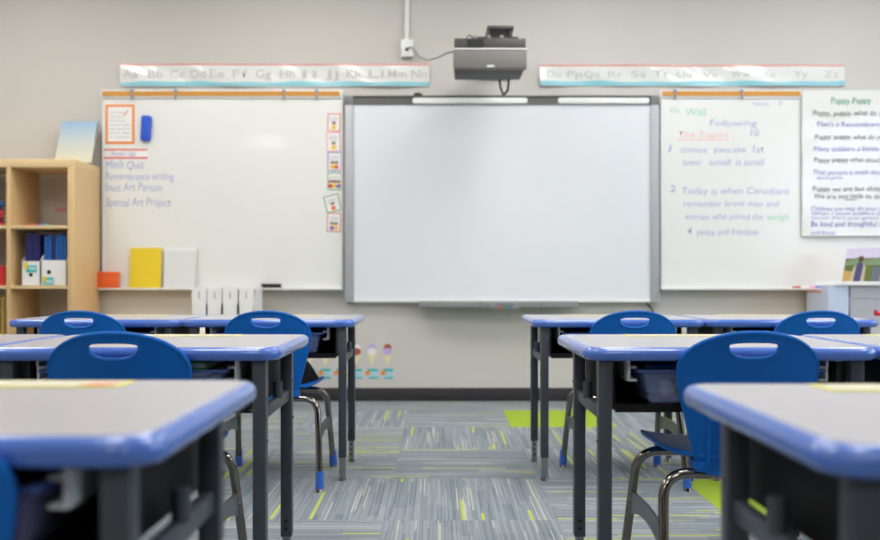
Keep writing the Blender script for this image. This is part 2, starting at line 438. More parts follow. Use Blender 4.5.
for p in (480, 540): MB().cyl((PX(p, IBD), yf-.086, PZ(303.8, IBD)), (PX(p, IBD), yf-.084, PZ(303.8, IBD)), .006).build('screw', 'silver_dark', ib)
tag(MB().tube(fillet([(PX(646), WD-.03, PZ(302.4)), (PX(649), WD-.025, PZ(306)), (PX(653), WD-.02, PZ(310)), (PX(652), WD-.008, PZ(340)), (PX(650), WD-.016, .09)], .02), .005, 8).build('cable', 'black', smooth=True),
    'thin black cable hanging from the corner of the projection board', 'cable')
tag(MB().prism([(PX(418)+.028*cos(a), PZ(95.3)+.010*sin(a)) for a in [pi*k/12 for k in range(13)]], yf+.005, yf+.05).build('sensor_dome', 'black'),
    'small black dome sitting on top edge of projection board', 'sensor')

# ------------------------------------------------------------------ alphabet strips
def strip(x0, x1, yt, yb, letters, pos, label):
    t = thing('alphabet_strip', label, 'alphabet strip', group='alphabet strips above the boards')
    n = 120; X0, X1, Z0, Z1 = PX(x0), PX(x1), PZ(yb), PZ(yt)
    ph = x0*.37
    def wob(x, z): return WD-.012-.007*sin(x*5.3+ph)*sin(z*9+x*2.1)-.004*sin(x*13+ph+z*30)
    def sheet(name, za, zb, material, off, parent, wave=0, th=.0015):
        m = MB(); rows = 5
        vs = []
        for i in range(n+1):
            x = X0+(X1-X0)*i/n
            top = zb+(wave*(sin(x*19)*.6+sin(x*7+1)*.6) if wave else 0)
            for j in range(rows):
                z = za+(top-za)*j/(rows-1); y = wob(x, z)-off
                vs.append((x, y, z))
        k = len(vs); vs += [(x, y+th, z) for x, y, z in vs]
        fs = []
        for i in range(n):
            for j in range(rows-1):
                a = i*rows+j; q = (a, a+rows, a+rows+1, a+1)
                fs.append(q); fs.append(tuple(v+k for v in reversed(q)))
        for i in range(n):
            for j in (0, rows-1): a = i*rows+j; fs.append((a, a+rows, a+rows+k, a+k))
        for i in (0, n):
            for j in range(rows-1): a = i*rows+j; fs.append((a, a+1, a+1+k, a+k))
        m.add(vs, fs); return m.build(name, material, parent, smooth=True)
    sheet('paper_strip', Z0, Z1, 'laminate', 0, t)
    sheet('red_line', Z1-.012, Z1-.002, 'salmon', .0016, t, th=.001)
    sheet('blue_wave', Z0+.003, Z0+.030, 'strip_blue', .0016, t, wave=.006, th=.001)
    for s, c, w_ in zip(letters, pos, [9 if len(q) and q[0] in 'MW' else 7.5 for q in letters]):
        o = ptext(s, 'ink_faint', t, c-w_, c+w_, yt+6, yb-8.5, 0, name='letters', thin=.004)
        for v in o.data.vertices: v.co.y = wob(v.co.x, v.co.z)-.0022
strip(119.5, 429.5, 63, 86, 'Aa Bb Cc Dd Ee Ff Gg Hh Ii Jj Kk Ll Mm Nn'.split(), [130, 155, 177, 198, 217, 240, 263, 287, 309, 331, 354, 376, 397, 419],
      'laminated alphabet strip running from Aa to Nn above the birch bookcase')
strip(540, 845.5, 64, 85.5, 'Oo Pp Qq Rr Ss Tt Uu Vv Ww Xx Yy Zz'.split(), [554, 575, 592, 616, 639, 661, 685, 711, 741, 769, 801, 832],
      'laminated alphabet strip running from Oo to Zz above the chart paper')

# ------------------------------------------------------------------ wall socket, conduit, projector
so = thing('wall_socket', 'white wall socket box below a white conduit', 'socket')
MB().box(PX(401, 5.41), PX(413, 5.41), WD-.05, WD-.001, PZ(56.5, 5.41), PZ(39, 5.41)).build('housing', 'plastic_white', so, bevel=.006)
MB().box(PX(405.3, 5.41), PX(408.5, 5.41), WD-.0515, WD-.049, PZ(51, 5.41), PZ(48, 5.41)).build('outlet', 'black', so)
MB().box(PX(404.6, 5.41), PX(409, 5.41), WD-.026, WD-.001, PZ(39, 5.41)-.002, ZC-.002).build('conduit', 'plastic_white', so, bevel=.004)
pr = thing('projector', 'grey short throw projector on wall arm above the projection board', 'projector')
d1 = 4.70; d2 = 4.98
px0, px1 = PX(453.5, d1), PX(527, d1); zb, zt, zt2 = PZ(68.3, d1), PZ(48.5, d1), PZ(38.5, d1)
MB().box(px0, px1, d1, d1+.05, zb, zt-.006).build('front_panel', 'proj_body', pr, bevel=.006)
MB().box(px0+.004, px1-.004, d1-.002, d1+.05, zt-.005, zt+.002).build('white_trim', 'plastic_white', pr)
b = MB(); b.add([(px0+.004, d1+.045, zb+.004), (px1-.010, d1+.045, zb+.004), (px1-.012, d2, zb+.002), (px0+.012, d2, zb+.002),
                 (px0+.004, d1+.008, zt2), (px1-.004, d1+.008, zt2), (px1-.03, d2, zt2), (px0+.012, d2, zt2)],
                [(0, 3, 2, 1), (4, 5, 6, 7), (0, 1, 5, 4), (1, 2, 6, 5), (2, 3, 7, 6), (3, 0, 4, 7)]); b.build('body', 'proj_under', pr, bevel=.006)
MB().box(px0+.006, px1-.006, d1+.004, d1+.03, zt+.002, zt2+.003).build('upper_panel', 'proj_dark', pr, bevel=.003)
MB().box(PX(467, d1), PX(484, d1), d1, d1+.006, zt+.006, zt2-.004).build('vent', 'black', pr)
MB().box(PX(487, d1), PX(494.5, d1), d1-.002, d1+.003, PZ(67, d1), PZ(65.2, d1)).build('badge', 'plastic_white', pr)
MB().box(PX(475, d1), PX(519, d1), d1+.04, d1+.2, zt2, zt2+.022).build('mount_plate', 'black', pr)
arm = MB(); zz = PZ(27, 4.85)
arm.box(PX(487, 4.85), PX(513.5, 4.85), 4.82, WD-.001, zz-.02, zz).build('mount_arm', 'proj_dark', pr, bevel=.003)
for p in (488.5, 511): MB().box(PX(p-1.2, 4.85), PX(p+1.2, 4.85), 4.83, 4.93, zt2+.02, zz-.02).build('mount_post', 'proj_dark', pr)
MB().box(PX(480, 4.9), PX(520, 4.9), WD-.02, WD-.001, zz-.16, zz+.06).build('wall_plate', 'proj_dark', pr)
for p in (475, 489, 502): MB().ball((PX(p, d1), d1+.03, zt2+.016), .013, sq=(1, 1, .9)).build('adjuster_knob', 'tray_grey', pr, smooth=True)
MB().tube(fillet([(PX(466, d1), d1+.05, zt2), (PX(468, d1), d1+.05, zt2+.03), (PX(471, d1), d1+.05, zt2+.035), (PX(473, d1), d1+.05, zt2+.01)], .012), .003, 6).build('cord', 'black', pr, smooth=True)
MB().tube(fillet([(PX(499, d2), d2-.02, zb+.01), (PX(500, 5.1), 5.05, PZ(88, 5.05)), (PX(503, 5.2), 5.15, PZ(95.5, 5.15)), (PX(508, 5.1), 5.1, PZ(90, 5.1)), (PX(508.5, d2), d2-.04, zb+.01)], .03), .007, 8).build('cable_loop', 'black', pr, smooth=True)
cp = [(PX(407, WD), WD-.052, PZ(49.5)), (PX(412), WD-.08, PZ(49.5)), (PX(419, 5.3), 5.25, PZ(56.5, 5.25)), (PX(428, 5.2), 5.15, PZ(60.5, 5.15)), (PX(438, 5.0), 5.0, PZ(57.5, 5.0)), (PX(447, 4.9), 4.85, PZ(53, 4.85)), (PX(453.6, 4.8), 4.8, PZ(51.5, 4.8))]
tag(MB().tube(fillet(cp, .08), .0055, 8).build('power_cord', 'tray_grey', smooth=True), 'grey power cord sagging from the wall socket to the projector', 'cord')

# ------------------------------------------------------------------ things on the left whiteboard
def card(name, label, cat, x0, x1, yt, yb, border, bw, rot=0, group=None, y=ybd):
    """paper sheet with a coloured border on a board; returns root with local centre origin"""
    cx, cz = (PX(x0)+PX(x1))/2, (PZ(yt)+PZ(yb))/2; w_, h_ = (PX(x1)-PX(x0))/2, (PZ(yt)-PZ(yb))/2
    t = thing(name, label, cat, (cx, y, cz), 0, group); t.rotation_euler = (0, R(rot), 0)
    MB().box(-w_, w_, -.0014, -.0004, -h_, h_).build('border', border, t)
    MB().box(-w_+bw, w_-bw, -.0022, -.0014, -h_+bw, h_-bw).build('sheet', 'paper', t)
    return t, w_, h_
t, w_, h_ = card('notice_sheet', 'small notice sheet with orange border and grey writing', 'notice', 105.5, 134.5, 104.5, 144, 'orange_border', .016)
for i in range(7):
    text(['I can read', 'my own', 'words and', 'write with', 'my pencil', 'each day', 'at school'][i], 'ink_grey', t, -w_+.026, (w_-.03 if i > 2 else .03), h_-.058-i*.027, .012, -.0026, jitter=.05)
text('Writing', 'salmon', t, -.05, .06, h_-.014, .011, -.0026)
MB().tube([(.028, -.004, .058), (.055, -.004, .09)], [.003, .003], 6).build('drawn_pencil', 'pinkred', t)
tag(MB().prism([(PX(141.5), PZ(140)), (PX(143), PZ(141.3)), (PX(150.5), PZ(141)), (PX(151), PZ(139)), (PX(152.2), PZ(118)), (PX(151), PZ(116.2)), (PX(143.6), PZ(116)), (PX(142.6), PZ(118))], ybd-.03, ybd-.0005).build('whiteboard_eraser', 'eraser_blue', bevel=.006),
    'blue felt eraser stuck to the whiteboard beside the notice sheet', 'eraser')
hd = thing('header_strip', 'white header strip with purple Finish Up lettering between red lines', 'header strip')
MB().box(PX(102.5), PX(147.5), ybd-.0014, ybd-.0003, PZ(158.5), PZ(149)).build('paper_strip', 'paper', hd)
for a, b in ((149, 150.5), (157, 158.6)): MB().box(PX(102.5), PX(147.5), ybd-.0022, ybd-.0014, PZ(b), PZ(a)).build('red_line', 'pinkred', hd)
ptext('Finish Up!', 'ink_purple', hd, 111.5, 136, 151.4, 155.8, ybd-.002, shear=.1, thin=-.004)
cards = [(327.5, 340.5, 113.5, 131.5, 'pinkred', 1, 'salmon-bordered picture card at the top of the column', ('hair_brown',)),
         (326.5, 340.5, 132, 151.5, 'pink', -3, 'pink-bordered picture card showing a pale round face', ('skin_tone',)),
         (327.5, 341.5, 152, 171, 'purple', 1, 'purple-bordered picture card in the card column', ('hair_brown', 'pinkred')),
         (327.5, 341.5, 172.5, 190, 'green', 1, 'green-bordered upright picture card with three little figures', ('red', 'yellow', 'purple')),
         (325, 340, 195, 212, 'green', -14, 'green-bordered picture card tilted in the card column', ('orange',)),
         (327, 341, 213, 232, 'pinkred', 2, 'red-bordered picture card at the foot of the column', ('purple', 'yellow'))]
for x0, x1, yt, yb, bc, rot, lab, figs in cards:
    t, w_, h_ = card('picture_card', lab, 'picture card', x0, x1, yt, yb, bc, .006, rot, 'picture cards down the whiteboard edge')
    for i, fc in enumerate(figs):
        fx = (i-(len(figs)-1)/2)*.026; fz = -h_+.036
        a = [2*pi*k/14 for k in range(14)]
        fg = MB().prism([(fx+.016*cos(q), fz-.010+.014*sin(q)) for q in a], -.0032, -.0022).build('figure_body', fc if fc not in ('skin_tone', 'hair_brown') else 'yellow', t)
        MB().prism([(fx+.013*cos(q), fz+.012+.013*sin(q)) for q in a], -.0040, -.0032).build('face', 'skin_tone', fg)
        MB().prism([(fx+.014*cos(q), fz+.015+.013*sin(q)) for q in [pi*k/10 for k in range(11)]], -.0046, -.0040).build('hair', 'hair_brown', fg)
    for i in range(3): MB().box(-w_+.014, w_-.018, -.0027, -.0022, h_-.03-i*.012, h_-.027-i*.012).build('print_line', 'ink_grey', t)
# things standing in the tray
ztr = PZ(288)-.004
def tray_box(name, label, cat, x0, x1, yt, ya, yb_, m_, bev=.003, lean=0):
    X0, X1 = PX(x0, 5.395), PX(x1, 5.395); h = PZ(yt)-ztr
    b = MB().box(X0-(X0+X1)/2, X1-(X0+X1)/2, ya, yb_, 0, h); o = b.build(name, m_, bevel=bev)
    o.location = ((X0+X1)/2, ybd-.008, ztr+.0005); o.rotation_euler = (lean, 0, 0); return tag(o, label, cat)
tt = thing('tissue_box', 'small orange box on the whiteboard tray beside the bookcase', 'box', ((PX(97.5, 5.395)+PX(118, 5.395))/2, ybd-.008, ztr+.0005))
hw = (PX(118, 5.395)-PX(97.5, 5.395))/2
MB().box(-hw, hw, -.052, -.002, 0, PZ(272)-ztr-.006).build('carton', 'orange', tt, bevel=.003)
MB().box(-hw-.0015, hw+.0015, -.0535, -.0005, PZ(272)-ztr-.03, PZ(272)-ztr).build('lid', 'orange', tt, bevel=.003)
fo = thing('yellow_folder', 'bright yellow folder leaning in the whiteboard tray', 'folder', ((PX(129, 5.395)+PX(160.5, 5.395))/2, ybd-.036, ztr+.0005)); fo.rotation_euler = (R(-5), 0, 0)
hw = (PX(160.5, 5.395)-PX(129, 5.395))/2; hh = PZ(248)-ztr
MB().prism(rrect(-hw, hw, 0, hh, .006), -.006, -.002).build('front_cover', 'yellow', fo)
MB().prism(rrect(-hw+.004, hw, .002, hh-.004, .006), -.002, .002).build('pages', 'paper', fo)
MB().prism(rrect(-hw, hw, 0, hh, .006), .002, .005).build('back_cover', 'yellow', fo)
fo = thing('paper_pad', 'white paper pad leaning in the tray beside the yellow folder', 'paper pad', ((PX(163, 5.395)+PX(196, 5.395))/2, ybd-.036, ztr+.0005)); fo.rotation_euler = (R(-5), 0, R(0))
hw = (PX(196, 5.395)-PX(163, 5.395))/2; hh = PZ(248)-ztr
MB().prism([(-hw, 0), (hw-.012, 0), (hw, hh), (-hw+.004, hh)], -.002, .004).build('sheets', 'white_sheet', fo)
MB().prism([(-hw+.002, hh-.02), (hw-.001, hh-.02), (hw+.001, hh+.001), (-hw+.002, hh+.001)], -.003, .005).build('binding', 'plastic_white', fo)
er = thing('tray_eraser', 'flat dark felt eraser lying in the whiteboard tray', 'eraser', (PX(271, 5.395), ybd-.035, ztr))
MB().box(-.066, .066, -.022, .022, .0006, .014).build('felt', 'black', er, bevel=.003)
MB().box(-.064, .064, -.02, .02, .014, .032).build('grip', 'black', er, bevel=.004)
for i, (x0, x1, mt, cap, lab) in enumerate(((791, 798, 'red', 'red', 'short red marker lying on the whiteboard tray'), (798.5, 812, 'pink', 'pink', 'long pink marker lying on the whiteboard tray'), (813, 818, 'eraser_blue', 'eraser_blue', 'short blue marker lying on the whiteboard tray'), (821, 825.5, 'green', 'green', 'short green marker lying on the whiteboard tray'))):
    t = thing('marker', lab, 'marker', (PX((x0+x1)/2), ybd-.035, ztr+.0085), 0, 'markers on the whiteboard tray'); hl = (PX(x1, 5.395)-PX(x0, 5.395))/2
    MB().cyl((-hl, 0, 0), (hl*.2, 0, 0), .008).build('barrel', 'paper' if mt == 'pink' else mt, t, smooth=True)
    MB().cyl((hl*.2, 0, 0), (hl, 0, 0), .0085).build('cap', cap, t, smooth=True)

# ------------------------------------------------------------------ chart paper with the rhyme
cp_ = thing('chart_paper', 'laminated chart paper with handwritten Puppy Puppy rhyme over the whiteboard', 'chart')
cx0, cx1, cz0, cz1 = PX(802.5, 5.412), PX(905, 5.412), PZ(235, 5.412), PZ(90, 5.412)
m = MB(); n = 26; vs = []; k = 20
for i in range(n+1):
    for j in range(k+1):
        x = cx0+(cx1-cx0)*i/n; z = cz0+(cz1-cz0)*j/k
        edge = max(0, 1-(x-cx0)/.12)
        vs.append((x, ybd-.022-.004*edge*sin(z*21)-.0015*sin(x*17+z*8), z))
q = len(vs); vs += [(x, y+.004, z) for x, y, z in vs]; fs = []
for i in range(n):
    for j in range(k):
        a = i*(k+1)+j; f = (a, a+k+1, a+k+2, a+1); fs += [f, tuple(v+q for v in reversed(f))]
for i in range(n):
    for j in (0, k): a = i*(k+1)+j; fs.append((a, a+k+1, a+k+1+q, a+q))
for i in (0, n):
    for j in range(k): a = i*(k+1)+j; fs.append((a, a+1, a+1+q, a+q))
m.add(vs, fs); m.build('sheet', 'laminate', cp_, smooth=True)
MB().box(cx0, cx1, ybd-.028, ybd-.012, cz0-.008, cz0+.004).build('bottom_rod', 'plastic_white', cp_, bevel=.002)
MB().box(cx0+.02, cx1, ybd-.018, ybd-.0005, cz1-.03, cz1-.005).build('hanger', 'plastic_white', cp_)
YT = ybd-.0285
for s, mt, x0, x1, a, b in (('Puppy Puppy', 'ink_green', 831, 871, 97, 103.5), ('Puppy, puppy, what do you', 'ink_dark', 813, 889, 110, 115.5), ("That's a Remembrance", 'ink_deep', 816, 884, 121.5, 126.5),
                            ('Puppy, puppy, what do you', 'ink_dark', 815, 886, 134, 139), ('Many soldiers a battle for', 'ink_deep', 814, 890, 146, 151), ('Puppy puppy what should we', 'ink_dark', 814, 893, 157, 162),
                            ('That person a math should', 'ink_deep', 813, 889, 169.5, 174.5), ('good game', 'ink_deep', 817, 842, 176, 179), ('Puppy we are but children', 'ink_dark', 812.5, 890, 186, 191), ('We are too little to do it', 'ink_dark', 814, 887, 193.5, 198.5),
                            ('Children you may do your part', 'ink_deep', 811, 889, 206, 210.5), ('When I show soldiers they', 'ink_deep', 811.5, 889, 211.5, 215), ('Games share your games and', 'ink_deep', 811.5, 889, 216, 219), ('Be kind and thoughtful too', 'ink_deep', 811, 889, 220.5, 226.5), ('and brave', 'ink_deep', 811, 835, 230, 234.5)):
    ptext(s, mt, cp_, x0, x1, a, b, YT, d=5.412, shear=.08, jitter=.05, thin=-.006)
MB().box(PX(845, 5.412), PX(856, 5.412), YT-.0003, YT, PZ(200, 5.412), PZ(199.4, 5.412)).build('underline', 'ink_dark', cp_)

# ------------------------------------------------------------------ ice-cream cut-outs and name cards
IC = [(309, 'white_scoop', 'lavender'), (324.7, 'brown_scoop', 'white_scoop'), (340.4, 'lavender', 'brown_scoop'), (356.2, 'white_scoop', 'brown_scoop'), (371.8, 'lavender', 'white_scoop'), (387.4, 'brown_scoop', 'lavender')]
ILAB = ['paper ice cream cut-out first in the row behind the black cloth chair', 'paper ice cream cut-out second in the row behind the desk', 'paper ice cream cut-out behind the desk leg',
        'paper ice cream cut-out with white over brown scoops', 'paper ice cream cut-out with lavender over white scoops', 'paper ice cream cut-out with brown over lavender scoops']
CLAB = ['teal name card first in the row behind the black cloth chair', 'teal name card second in the row behind the desk', 'teal name card behind the desk leg',
        'teal name card under white and brown ice cream', 'teal name card under lavender and white ice cream', 'teal name card under brown and lavender ice cream']
A20 = [2*pi*k/20 for k in range(20)]
for (px, top, low), la, lb in zip(IC, ILAB, CLAB):
    x = PX(px); y = WD-.0006
    t = thing('ice_cream_cutout', la, 'cut-out', (x, y, PZ(366)), 0, 'paper ice creams on the wall')
    MB().prism([(0, 0), (.018, .05), (.026, .078), (-.026, .078), (-.018, .05)], -.002, 0).build('cone', 'cone', t)
    MB().prism([(.026*cos(a), .118+.026*sin(a)) for a in A20], -.003, -.001).build('scoop', top, t)
    MB().prism([(.029*cos(a), .093+.024*sin(a)) for a in A20], -.004, -.002).build('scoop', low, t)
    t = thing('name_card', lb, 'name card', (x, y, PZ(379)), 0, 'name cards under the paper ice creams')
    MB().box(-.037, .037, -.002, 0, 0, .064).build('paper', 'pale_blue', t)
    MB().box(-.030, .037, -.003, -.002, .048, .066).build('top_band', 'teal', t)
    MB().box(-.020, .037, -.003, -.002, 0, .012).build('bottom_band', 'teal', t)
    fl_ = MB()
    fl_.prism([(-.028+(.016+.005*cos(5*a))*cos(a), .038+(.016+.005*cos(5*a))*sin(a)) for a in [2*pi*k/40 for k in range(40)]], -.004, -.003); fl_.build('flower', 'orange_border', t)
    text('name', 'ink_grey', t, -.008, .026, .024, .009, -.0025, name='writing')

# ------------------------------------------------------------------ birch bookcase
BD0, BD1 = 5.05, 5.425
bx1 = PX(75, BD0); bz1 = PZ(159, BD0)
bc = thing('bookcase', 'birch cube bookcase with open backs standing against the wall', 'bookcase', (bx1, BD0, 0))
tS, tD, wC = .046, .024, .3515
xs = [0-tS, -tS-wC, -tS-wC-tD, -tS-2*wC-tD]      # right opening right, right opening left, left opening right, left opening left
dp = BD1-BD0
MB().box(-tS, 0, 0, dp, 0, bz1-.05).build('side_panel', 'birch', bc, bevel=.002)
MB().box(xs[3]-tS, xs[3], 0, dp, 0, bz1-.05).build('side_panel', 'birch', bc, bevel=.002)
MB().box(xs[3]-tS, 0, 0, dp, bz1-.05, bz1).build('top_panel', 'birch_edge', bc, bevel=.002)
MB().box(xs[2], xs[1], .002, dp, .05, bz1-.05).build('divider', 'birch', bc, bevel=.001)
MB().box(xs[3], xs[0], 0, dp, 0, .05).build('bottom_panel', 'birch_edge', bc, bevel=.002)
SH = [PZ(227, BD0), PZ(287.2, BD0)]; SH.append(2*SH[1]-SH[0])
for z in SH:
    for a, b in ((xs[1], xs[0]), (xs[3], xs[2])):
        MB().box(a, b, .002, dp, z-.010, z+.010).build('shelf', 'birch_edge', bc, bevel=.001)
def lw(p): return PX(p, BD0+.03)
z2 = SH[1]+.0105
# magazine files in the cubby
def file_box(name, label, x0, x1, y0, y1, z, h, mt='plastic_white', group=None):
    t = thing(name, label, 'magazine file', ((x0+x1)/2, y0, z), 0, group); hw = (x1-x0)/2; dd = y1-y0; th = .003
    MB().box(-hw, hw, 0, th, 0, h*.62).build('front_wall', mt, t)
    for s in (-1, 1):
        a = s*hw; b = a-s*th
        vs = [(a, 0, 0), (a, dd, 0), (a, dd, h), (a, dd*.45, h), (a, 0, h*.62)]; vs += [(b, y, zz_) for _, y, zz_ in vs]
        MB().add(vs, [(0, 1, 2, 3, 4), (9, 8, 7, 6, 5)]+[(i, (i+1) % 5, (i+1) % 5+5, i+5) for i in range(5)]).build('side_wall', mt, t)
    MB().box(-hw, hw, dd-th, dd, 0, h).build('back_wall', mt, t); MB().box(-hw, hw, 0, dd, 0, th).build('base', mt, t)
    return t, hw
def booksin(t, n, hw, y0, z, h0, mats, x, lab, dd=.2):
    wd = 2*(hw-.005)/n
    for i in range(n):
        h = h0+random.uniform(-.008, .008); mt = mats[i % len(mats)]
        bk = thing('book', lab % ['first', 'second', 'third', 'fourth', 'fifth', 'sixth'][i], 'book', (x-hw+.005+wd*(i+.5), y0, z+.0035), 0, 'books in the white files')
        e = wd*.44
        MB().box(-e, e, 0, .003, 0, h).build('spine', mt, bk)
        for s in (-1, 1): MB().box(s*e-.0012*(s > 0), s*e+.0012*(s < 0), .003, dd, 0, h).build('cover', mt, bk)
        MB().box(-e+.0013, e-.0013, .003, dd-.003, .002, h-.003).build('pages', 'paper', bk)
f1x0, f1x1, f2x0, f2x1 = lw(21.8), lw(40), lw(41.2), lw(66.2)+.002
t, hw = file_box('magazine_file', 'narrow white file with teal sticker holding dark navy books', f1x0, f1x1, BD0+.03, BD0+.29, z2, .24)
for nm, c, q in (('sticker', 'teal', (-.03, .036, .06, .105)), ('sticker_flower', 'yellow', (-.042, -.02, .08, .125)), ('sticker_panel', 'pale_blue', (-.01, .03, .075, .095))): MB().box(q[0], q[1], -.0015 if nm == 'sticker' else -.003, -.0003 if nm == 'sticker' else -.0015, q[2]+.02, q[3]+.02).build(nm, c, t)
MB().cyl((0, -.002, .065), (0, 0, .065), .012).build('finger_hole', 'hole', t)
booksin(t, 5, hw-.004, BD0+.05, z2, .315, ['navy', 'indigo', 'navy', 'indigo', 'navy'], (f1x0+f1x1)/2, 'dark navy book in the narrow white file, %s from the birch divider')
t, hw = file_box('magazine_file', 'wide white file with teal sticker holding bright blue books', f2x0, f2x1, BD0+.03, BD0+.29, z2, .25)
for nm, c, q in (('sticker', 'teal', (-.066, .0, .005, .05)), ('sticker_panel', 'pale_blue', (-.05, -.006, .014, .034)), ('sticker_flower', 'yellow', (-.068, -.046, .022, .055))): MB().box(q[0], q[1], -.0015 if nm == 'sticker' else -.003, -.0003 if nm == 'sticker' else -.0015, q[2], q[3]).build(nm, c, t)
MB().cyl((-.03, -.002, .082), (-.03, 0, .082), .013).build('finger_hole', 'hole', t)
booksin(t, 6, hw-.004, BD0+.05, z2, .310, ['book_blue', 'book_blue', 'navy', 'book_blue'], (f2x0+f2x1)/2, 'blue book in the wide white file, %s from the navy books')
# left column
t = thing('red_bin', 'red plastic bin in the bookcase beside the white files', 'bin', (lw(-14), BD0+.03, z2))
b = MB(); b.box(-.1, .118, 0, .26, 0, .006).build('base', 'red', t)
for q in ((-.1, .118, 0, .004), (-.1, .118, .256, .26), (-.1, -.096, .004, .256), (.114, .118, .004, .256)): MB().box(q[0], q[1], q[2], q[3], .006, .115).build('wall_panel', 'red', t)
MB().box(-.103, .121, -.004, .001, .105, .122).build('rim', 'red', t, bevel=.002)
z1s = SH[0]+.0105
for i in range(6):
    mt = ['red', 'dark_red', 'red', 'red', 'navy', 'book_blue'][i]
    bk = thing('book', ['red book lying lowest in the cubby stack', 'dark red book lying in the cubby stack', 'red book lying directly on the dark red book', 'red book lying directly under the navy book', 'navy book lying high in the cubby stack', 'blue book lying on top of the cubby stack'][i], 'book', (lw(-16), BD0+.14, z1s+i*.0252), R(random.uniform(-3, 3)), 'book stack in the left cubby')
    MB().box(-.11, .11, -.1, .1, .001, .004).build('cover', mt, bk); MB().box(-.11, .11, -.1, .1, .021, .024).build('cover', mt, bk)
    MB().box(-.11, .11, -.1, -.097, .004, .021).build('spine', mt, bk); MB().box(-.108, .107, -.097, .098, .004, .021).build('pages', 'paper', bk)
# small things in the upper cubby
for p, c, lab in ((31, 'red', 'small red crayon lying in the upper birch cubby'), (37, 'purple', 'small purple crayon lying in the upper birch cubby'), (45, 'teal', 'small teal crayon lying in the upper birch cubby')):
    t = thing('crayon', lab, 'crayon', (lw(p), BD0+.05, z1s+.006), R(random.uniform(-15, 15)), 'crayons in the upper cubby')
    MB().cyl((-.025, 0, 0), (.02, 0, 0), .005, n=8).build('stick', c, t); MB().cyl((.02, 0, 0), (.03, 0, 0), .005, .001, n=8).build('tip', c, t)
t = thing('ribbon_bow', 'small pink bow pinned to the wall seen through the bookcase', 'bow', (PX(59.5, 5.44), WD-.004, PZ(210)))
for s in (-1, 1): MB().prism([(0, 0), (s*.03, .018), (s*.034, 0), (s*.028, -.014)], -.006, 0).build('loop', 'pink', t)
MB().ball((0, -.004, 0), .008).build('knot', 'pink', t, smooth=True)
MB().tube([(0, -.003, 0), (.02, -.003, .03), (.026, -.003, .06)], .002, 6).build('tail', 'pink', t)
z3 = SH[2]+.0105
for i, (p, mt, lab) in enumerate(((2.6, 'straw', 'thin straw-coloured book in the lowest visible cubby'), (-2, 'black', 'thin black book in the lowest visible cubby'))):
    bk = thing('book', lab, 'book', (lw(p)-.01, BD0+.05, z3), 0, 'thin books in the low cubby')
    MB().box(-.012, .012, 0, .003, 0, .3-.02*i).build('spine', mt, bk); MB().box(-.012, -.010, .003, .2, 0, .3-.02*i).build('cover', mt, bk); MB().box(.010, .012, .003, .2, 0, .3-.02*i).build('cover', mt, bk); MB().box(-.010, .010, .003, .198, .002, .296-.02*i).build('pages', 'paper', bk)
# picture on top
t = thing('canvas_print', 'canvas fading from blue to cream leaning on top of the bookcase', 'picture', (PX(73.5, 5.29), 5.285, bz1+.001))
t.rotation_euler = (R(-22), R(-1), 0)
MB().box(-.117, .117, -.012, 0, .005, .312).build('printed_face', 'gradient_print', t)
MB().box(-.115, .115, 0, .012, .007, .31).build('backing', 'corner_grey', t)

# ------------------------------------------------------------------ low cupboards behind the desks (they carry files and paper)
def low_cupboard(label, x0, x1, y0, top):
    t = thing('low_cupboard', label, 'cupboard', ((x0+x1)/2, y0, 0)); hw = (x1-x0)/2; dd = WD-.02-y0
    MB().box(-hw, hw, .02, dd, .02, top-.02).build('body', 'side_wall', t)
    MB().box(-hw-.01, hw+.01, 0, dd, top-.02, top).build('top', 'birch_edge', t, bevel=.003)
    MB().box(-hw+.02, hw-.02, .04, dd, 0, .02).build('plinth', 'black', t)
    for s in (-1, 1):
        dr = MB().box(min(s*.003, s*(hw-.004)), max(s*.003, s*(hw-.004)), .004, .02, .03, top-.026).build('door', 'birch', t, bevel=.002)
        MB().box(s*.03-.005, s*.03+.005, -.012, .004, top-.16, top-.06).build('handle', 'steel', dr, bevel=.002)
low_cupboard('low cupboard behind the desks carrying the white magazine files', -2.1, -1.06, 4.93, .47)
low_cupboard('low cupboard behind the desks carrying the paper stacks', 2.12, 3.2, 4.85, .47)
for i, (a, b) in enumerate(((191.5, 206.3), (207.3, 221.5), (222.7, 237.3), (239, 253.3))):
    lab = ['white magazine file by the paper pad, first of the four', 'white magazine file, second of the four from the paper pad', 'white magazine file, third of the four from the paper pad', 'white magazine file last of the four, farthest from the paper pad'][i]
    t, hw = file_box('magazine_file', lab, PX(a, 5.0), PX(b, 5.0), 5.0, 5.26, .471, .29+(.0 if i else -.0), group='white magazine files on the low cupboard')
    MB().box(-hw, hw, .0032, .012, .01, .29).build('document', 'paper', t)
    MB().box(-hw+.004, hw-.004, .012, .2, .01, .27).build('papers', 'grey_paper', t)
    MB().box(-.0018, .0018, .0022, .0032, .215, .26).build('label_print', 'ink_dark', t)
